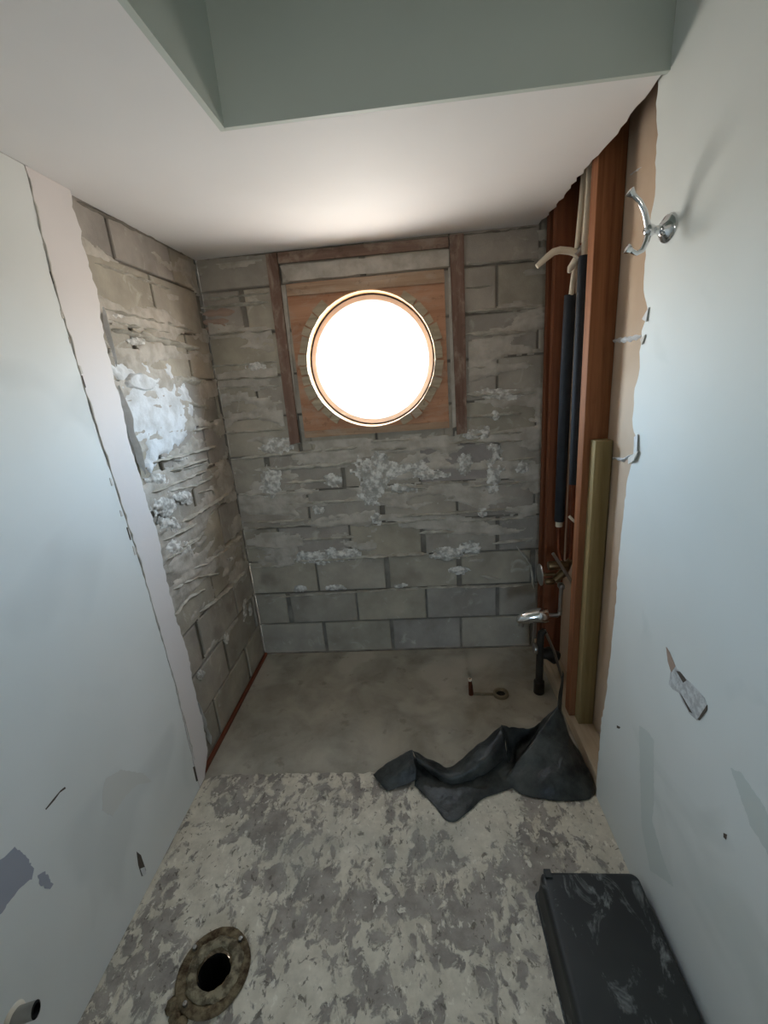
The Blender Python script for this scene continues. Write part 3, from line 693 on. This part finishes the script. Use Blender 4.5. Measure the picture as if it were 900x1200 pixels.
MB().tube([(1.634, -.42, 1.945), (1.66, -.42, 1.97)], [.018, .018], 12).build('elbow', 'dullmetal', t, True)
MB().tube([(1.645, -.40, 1.945), (1.625, -.39, 1.915), (1.62, -.39, 1.90)], [.014, .012, .006], 10).build('tape_tail', 'pvc', t, True)
o = MB().tube([(1.64, -.55, .945), (1.627, -.545, .955), (1.612, -.54, .972)], [.006, .006, .006], 8).build('stub_pipe', 'pvc', None, True)
tag(o, 'small white plastic stub sticking out beside the orange stud', 'pipe')
# mixing valve
t = empty('shower_valve', (1.63, -.42, .66)); tag(t, 'old brass and chrome shower valve between the studs above the tub spout', 'valve')
MB().lathe([(.001, .030), (.019, .030), (.021, .020), (.021, -.030), (.017, -.045), (.017, -.055)], (1.60, -.42, .70), (-1, 0, 0), 16).build('stem_housing', 'brass', t, True)
MB().lathe([(.001, -.003), (.048, -.003), (.050, 0), (.048, .003), (.001, .003)], (1.536, -.42, .657), (1, 0, 0), 24).build('flange_plate', 'dullmetal', t, True)
MB().tube([(1.583, -.44, .768), (1.628, -.44, .695), (1.675, -.44, .615)], .0075, 10).build('lever_bar', 'dullmetal', t, True)
MB().tube([(1.60, -.42, .625), (1.64, -.41, .655), (1.66, -.40, .69), (1.665, -.43, .73)], [.017, .020, .018, .013], 12).build('valve_body', 'brass', t, True)
MB().lathe([(.001, .022), (.012, .020), (.016, .010), (.016, -.012), (.010, -.022)], (1.578, -.42, .622), (-1, 0, 0), 14).build('stem_nut', 'brass', t, True)
MB().lathe([(.001, .018), (.012, .016), (.015, .006), (.015, -.012), (.008, -.02)], (1.630, -.425, .598), (0, -1, 0), 14).build('stem_nut', 'dullmetal', t, True)
MB().tube([(1.600, -.42, .657), (1.54, -.42, .657)], .008, 8).build('stem', 'brass', t, True)
MB().tube([(1.633, -.42, .60), (1.631, -.42, .55), (1.631, -.42, .472)], .009, 10).build('down_pipe', 'dullmetal', t, True)
# spout
t = empty('tub_spout', (1.57, -.42, .445)); tag(t, 'chrome tub spout sticking out of the stud bay over the concrete floor', 'spout')
mb = MB(); prof = [(1.573, .034, .447), (1.560, .036, .447), (1.53, .034, .447), (1.49, .030, .442), (1.46, .025, .434), (1.44, .016, .425), (1.432, .006, .42)]
mb.tube([(a, -.42, c) for a, b, c in prof], [b for a, b, c in prof], 20).build('spout_body', 'chrome', t, True)
MB().tube([(1.631, -.42, .470), (1.630, -.42, .452), (1.620, -.42, .446), (1.574, -.42, .446)], .0105, 12).build('nipple', 'dullmetal', t, True)
MB().tube([(1.455, -.42, .425), (1.452, -.42, .395)], .014, 14).build('outlet', 'dullmetal', t, True)
# waste pipe
t = empty('waste_pipe', (1.552, -.394, -.006)); tag(t, 'dark iron waste and overflow pipe standing on the concrete under the spout', 'pipe')
MB().tube([(1.552, -.394, -.005), (1.552, -.394, .06), (1.552, -.394, .066), (1.552, -.394, .30), (1.556, -.394, .335), (1.572, -.394, .35)], [.026, .026, .018, .017, .017, .014], 14).build('upright', 'iron', t, True)
MB().lathe([(.001, .008), (.026, .008), (.028, 0), (.026, -.006), (.018, -.008)], (1.530, -.394, .25), (-1, 0, 0), 18).build('overflow_plate', 'dullmetal', t, True)
MB().tube([(1.553, -.394, .25), (1.532, -.394, .25)], .015, 10).build('overflow_neck', 'iron', t, True)
MB().tube([(1.572, -.390, .35), (1.62, -.392, .23), (1.664, -.394, .075)], .007, 8).build('brace_rod', 'dullmetal', t, True)
MB().tube([(1.56, -.37, .20), (1.60, -.36, .20), (1.64, -.36, .17)], [.022, .032, .034], 14).build('elbow', 'iron', t, True)

# ------------------------------------------------------------------ floor fittings
t = empty('floor_drain', (1.361, -.407, -.006)); tag(t, 'small brass drain ring set in the bare concrete floor', 'drain')
MB().lathe([(.022, .0), (.024, .014), (.030, .018), (.037, .014), (.039, .0)], (1.361, -.407, -.0055), (0, 0, 1), 28).build('ring', 'dullbrass', t, True)
MB().lathe([(.001, .004), (.0225, .004)], (1.361, -.407, -.0055), (0, 0, 1), 28).build('drain_disc', 'hole_shade', t)  # flat disc, the drain's inner shade put into its colour
MB().tube([(1.322, -.405, -.004), (1.27, -.402, -.004), (1.225, -.40, -.002)], .008, 10).build('cross_pipe', 'dullbrass', t, True)
MB().tube([(1.213, -.40, -.005), (1.211, -.40, .05), (1.208, -.40, .085)], [.013, .011, .008], 10).build('stub', 'copper', t, True)
MB().lathe([(.009, 0), (.010, .012), (.007, .014)], (1.208, -.40, .078), (0, 0, 1), 10).build('cap', 'pvc', t, True)

t = empty('toilet_flange', (FX, FY, 0)); tag(t, 'rusty round toilet flange with open drain hole in mottled floor', 'flange')
mb = MB(); n = 36; rf = random.Random(2); rings = []
for (r, z) in ((.101, .0012), (.101, .009), (.096, .013), (.080, .012), (.068, .008), (.060, .014), (.050, .013), (.046, .002), (.047, -.012), (.047, -.02)):
    for k in range(n):
        a = 2 * math.pi * k / n
        j = 1 + .03 * noise.noise(Vector((math.cos(a) * 2, math.sin(a) * 2, r * 30))) + (.16 * noise.noise(Vector((math.cos(a) * 2.4, math.sin(a) * 2.4, 7))) if .04 < r < .062 and z > -.1 else 0)
        zz = z + (.004 * noise.noise(Vector((math.cos(a) * 4, math.sin(a) * 4, r * 60))) if z > .005 else 0)
        # the ring sags outwards in one corner
        mb.v.append((FX + math.cos(a) * r * j, FY + math.sin(a) * r * j * 1.02, zz))
for i in range(9):
    for k in range(n):
        k2 = (k + 1) % n; mb.f.append((i * n + k, i * n + k2, (i + 1) * n + k2, (i + 1) * n + k))
fl = mb.build('ring', 'rust', t, True)
mb = MB(); 
mb.lathe([(.078, .0125), (.070, .019), (.060, .021), (.052, .017), (.049, .010)], (FX + .004, FY, 0), (0, 0, 1), 30, jit=.05).build('wax_ring', 'wax', t, True)
MB().lathe([(.001, -.15), (.044, -.15), (.0455, -.004)], (FX, FY, 0), (0, 0, 1), 24).build('drain_hole', 'hole_shade', t)
for a in (.9, 2.6, 4.2):
    p = (FX + .088 * math.cos(a), FY + .088 * math.sin(a), .011)
    MB().lathe([(.001, .010), (.006, .009), (.007, 0), (.007, -.004)], p, (0, 0, 1), 8).build('bolt', 'dullmetal', t, True)
# rusty lump where the ring is broken
mb = MB(); 
for (dx, dy, r) in ((-.078, -.075, .022), (-.062, -.098, .018), (-.040, -.108, .016)):
    mb.lathe([(.001, .014), (r * .6, .012), (r, .004), (r, .0006)], (FX + dx, FY + dy, 0), (0, 0, 1), 10, jit=.12)
mb.build('rust_lump', 'rust', t, True)

# supply stub on the left wall
p0 = un(16, 1192, 0, XD)
t = empty('supply_stub', p0); tag(t, 'short grey pipe stub poking out of the left drywall low down', 'pipe')
MB().tube([p0 + Vector((.0005, 0, 0)), p0 + Vector((.045, .012, .004))], [.017, .017], 16, cap=False).build('stub', 'dullmetal', t, True)
MB().lathe([(.0165, -.001), (.012, .002), (.010, -.012), (.001, -.014)], p0 + Vector((.045, .012, .004)), (.96, .26, .09), 16).build('open_end', 'hole_shade', t, True)
MB().lathe([(.018, .0), (.028, .001), (.026, .005), (.018, .007)], p0, (1, 0, 0), 20).build('collar', 'pvc', t, True)

# ------------------------------------------------------------------ robe hook
HY = -1.116
t = empty('robe_hook', (W, HY, 1.849)); tag(t, 'chrome double robe hook on the white drywall beside the opened wall', 'hook')
MB().lathe([(.001, .020), (.012, .019), (.018, .013), (.026, .009), (.030, .004), (.031, .0002)], (W, HY, 1.849), (-1, 0, 0), 28).build('base', 'chrome', t, True)
MB().lathe([(.012, .016), (.009, .024), (.009, .030), (.013, .036), (.014, .044), (.008, .052), (.001, .053)], (W, HY, 1.849), (-1, 0, 0), 20).build('post', 'chrome', t, True)
def arm(pts, r, tip):
    MB().tube(pts, r, 12).build('arm', 'chrome', t, True)
    d = (Vector(pts[-1]) - Vector(pts[-2])).normalized()
    MB().lathe([(.001, -.002), (.006, -.002), (.0105, .008), (.0105, .011), (.001, .013)], Vector(pts[-1]), d, 14).build('tip', 'chrome', t, True)
arm([(1.566, HY, 1.846), (1.561, HY, 1.866), (1.553, HY, 1.890), (1.541, HY, 1.910), (1.524, HY, 1.925)], [.0075, .0065, .006, .0055, .0055], 0)
arm([(1.566, HY, 1.846), (1.562, HY, 1.826), (1.555, HY, 1.810), (1.543, HY, 1.804), (1.528, HY, 1.812)], [.0075, .0065, .006, .0055, .0055], 0)

# ------------------------------------------------------------------ black box against the right wall
def rrect(x0, x1, y0, y1, r, n=5, ch=.0):
    out = []
    for (cx, cy, a0) in ((x1 - r, y1 - r, 0), (x0 + r, y1 - r, 90), (x0 + r, y0 + r, 180), (x1 - r, y0 + r, 270)):
        for k in range(n + 1):
            a = math.radians(a0 + 90 * k / n); out.append((cx + r * math.cos(a), cy + r * math.sin(a)))
    return out
t = empty('black_box', (1.44, -1.65, 0)); tag(t, 'low black rectangular plastic box with dusty smears against the right wall', 'box')
mb = MB(); lv = [(.0, .0005), (.004, .003 + .0), (.010, .075), (.010, .098), (.016, .106), (.022, .108)]; n = None
for (ins, z) in lv:
    q = rrect(1.294 + ins * 1.1, 1.598 - ins * .8, -2.02 + ins, -1.310 - ins * 1.3, .022); n = len(q)
    mb.v += [(a, b, z) for a, b in q]
for i in range(len(lv) - 1):
    for k in range(n):
        k2 = (k + 1) % n; mb.f.append((i * n + k, i * n + k2, (i + 1) * n + k2, (i + 1) * n + k))
mb.f.append(tuple(range((len(lv) - 1) * n, len(lv) * n))); mb.f.append(tuple(reversed(range(n))))
mb.build('body', 'black_box', t, True)
MB().box(1.318, 1.338, -1.345, -1.322, .100, .113).build('corner_tab', 'black_box', t)

# ------------------------------------------------------------------ crumpled black sheet
bm = bmesh.new()
def cr(p, t):                                   # Catmull-Rom through a list of points, t in 0..1
    n = len(p) - 1; x = min(t * n, n - 1e-6); i = int(x); f = x - i
    P = [p[max(i - 1, 0)], p[i], p[i + 1], p[min(i + 2, n)]]
    return .5 * ((2 * P[1]) + (P[2] - P[0]) * f + (2 * P[0] - 5 * P[1] + 4 * P[2] - P[3]) * f * f + (3 * P[1] - P[0] - 3 * P[2] + P[3]) * f ** 3)
def patch(rows, nu, nv, seed, amp=1.0):
    R = [[un(u, v, 2, h) for (u, v, h) in row] for row in rows]; g = []
    for a in range(nv + 1):
        line = []
        for b in range(nu + 1):
            p = cr([cr(row, b / nu) for row in R], a / nv)
            q = p + Vector((seed, 0, 0)); k = amp * min(1, p.z / .02 + .2)
            p += Vector((noise.noise(q * 14), noise.noise(q * 14 + Vector((0, 5, 0))), 0)) * .006 * amp
            p.z += k * (.012 * (abs(noise.noise(q * 17)) - .2) + .004 * noise.noise(q * 45))
            p.z = max(p.z, .003); p.x = min(p.x, W + .004); line.append(bm.verts.new(p))
        g.append(line)
    for a in range(nv):
        for b in range(nu): bm.faces.new((g[a][b], g[a][b + 1], g[a + 1][b + 1], g[a + 1][b]))
patch([[(438,908,.006),(458,892,.045),(483,878,.085)], [(444,917,.012),(464,906,.045),(486,893,.075)], [(452,927,.003),(470,922,.010),(488,914,.020)]], 16, 14, 1)
patch([[(483,878,.085),(505,890,.055),(527,899,.035),(555,876,.085),(587,850,.150)], [(486,887,.100),(508,901,.068),(530,909,.052),(562,892,.100),(591,864,.140)], [(491,896,.070),(512,911,.030),(531,919,.018),(564,911,.040),(594,886,.075)]], 36, 14, 2)
patch([[(485,886,.050),(508,902,.028),(532,910,.014),(562,898,.030),(600,876,.050)], [(486,906,.025),(507,922,.014),(534,936,.016),(567,924,.020),(606,906,.018)], [(486,921,.004),(501,936,.003),(531,963,.003),(566,936,.003),(604,922,.004)]], 32, 14, 3)
patch([[(587,850,.150),(606,853,.120),(623,853,.105),(638,842,.140),(653,826,.210)], [(592,866,.120),(603,874,.050),(615,874,.035),(624,868,.060),(634,856,.140)], [(594,887,.070),(600,897,.014),(606,902,.012),(608,899,.025),(608,893,.060)]], 28, 16, 4)
patch([[(653,826,.215),(634,856,.145),(607,892,.065),(590,914,.012)], [(661,845,.150),(648,878,.100),(630,906,.055),(612,931,.004)], [(669,864,.100),(668,892,.080),(658,914,.058),(648,938,.004)], [(677,878,.050),(686,898,.035),(694,912,.020),(684,938,.003)], [(679,880,.004),(690,902,.004),(697,920,.004),(692,934,.003)]], 26, 26, 5)
patch([[(653,826,.215),(656,805,.240),(659,786,.255)], [(657,838,.160),(659,812,.215),(661,790,.245)]], 8, 4, 6, .4)
bmesh.ops.remove_doubles(bm, verts=bm.verts, dist=.004)
bmesh.ops.recalc_face_normals(bm, faces=bm.faces)
me = bpy.data.meshes.new('plastic_sheet'); bm.to_mesh(me); bm.free(); me.materials.append(M['plastic_sheet'])
o = bpy.data.objects.new('plastic_sheet', me); COL.objects.link(o)
me.polygons.foreach_set('use_smooth', [True] * len(me.polygons))
so = o.modifiers.new('thickness', 'SOLIDIFY'); so.thickness = .0015; so.offset = 1
tag(o, 'crumpled black plastic sheet lying across the edge of the mottled floor', 'plastic sheet')
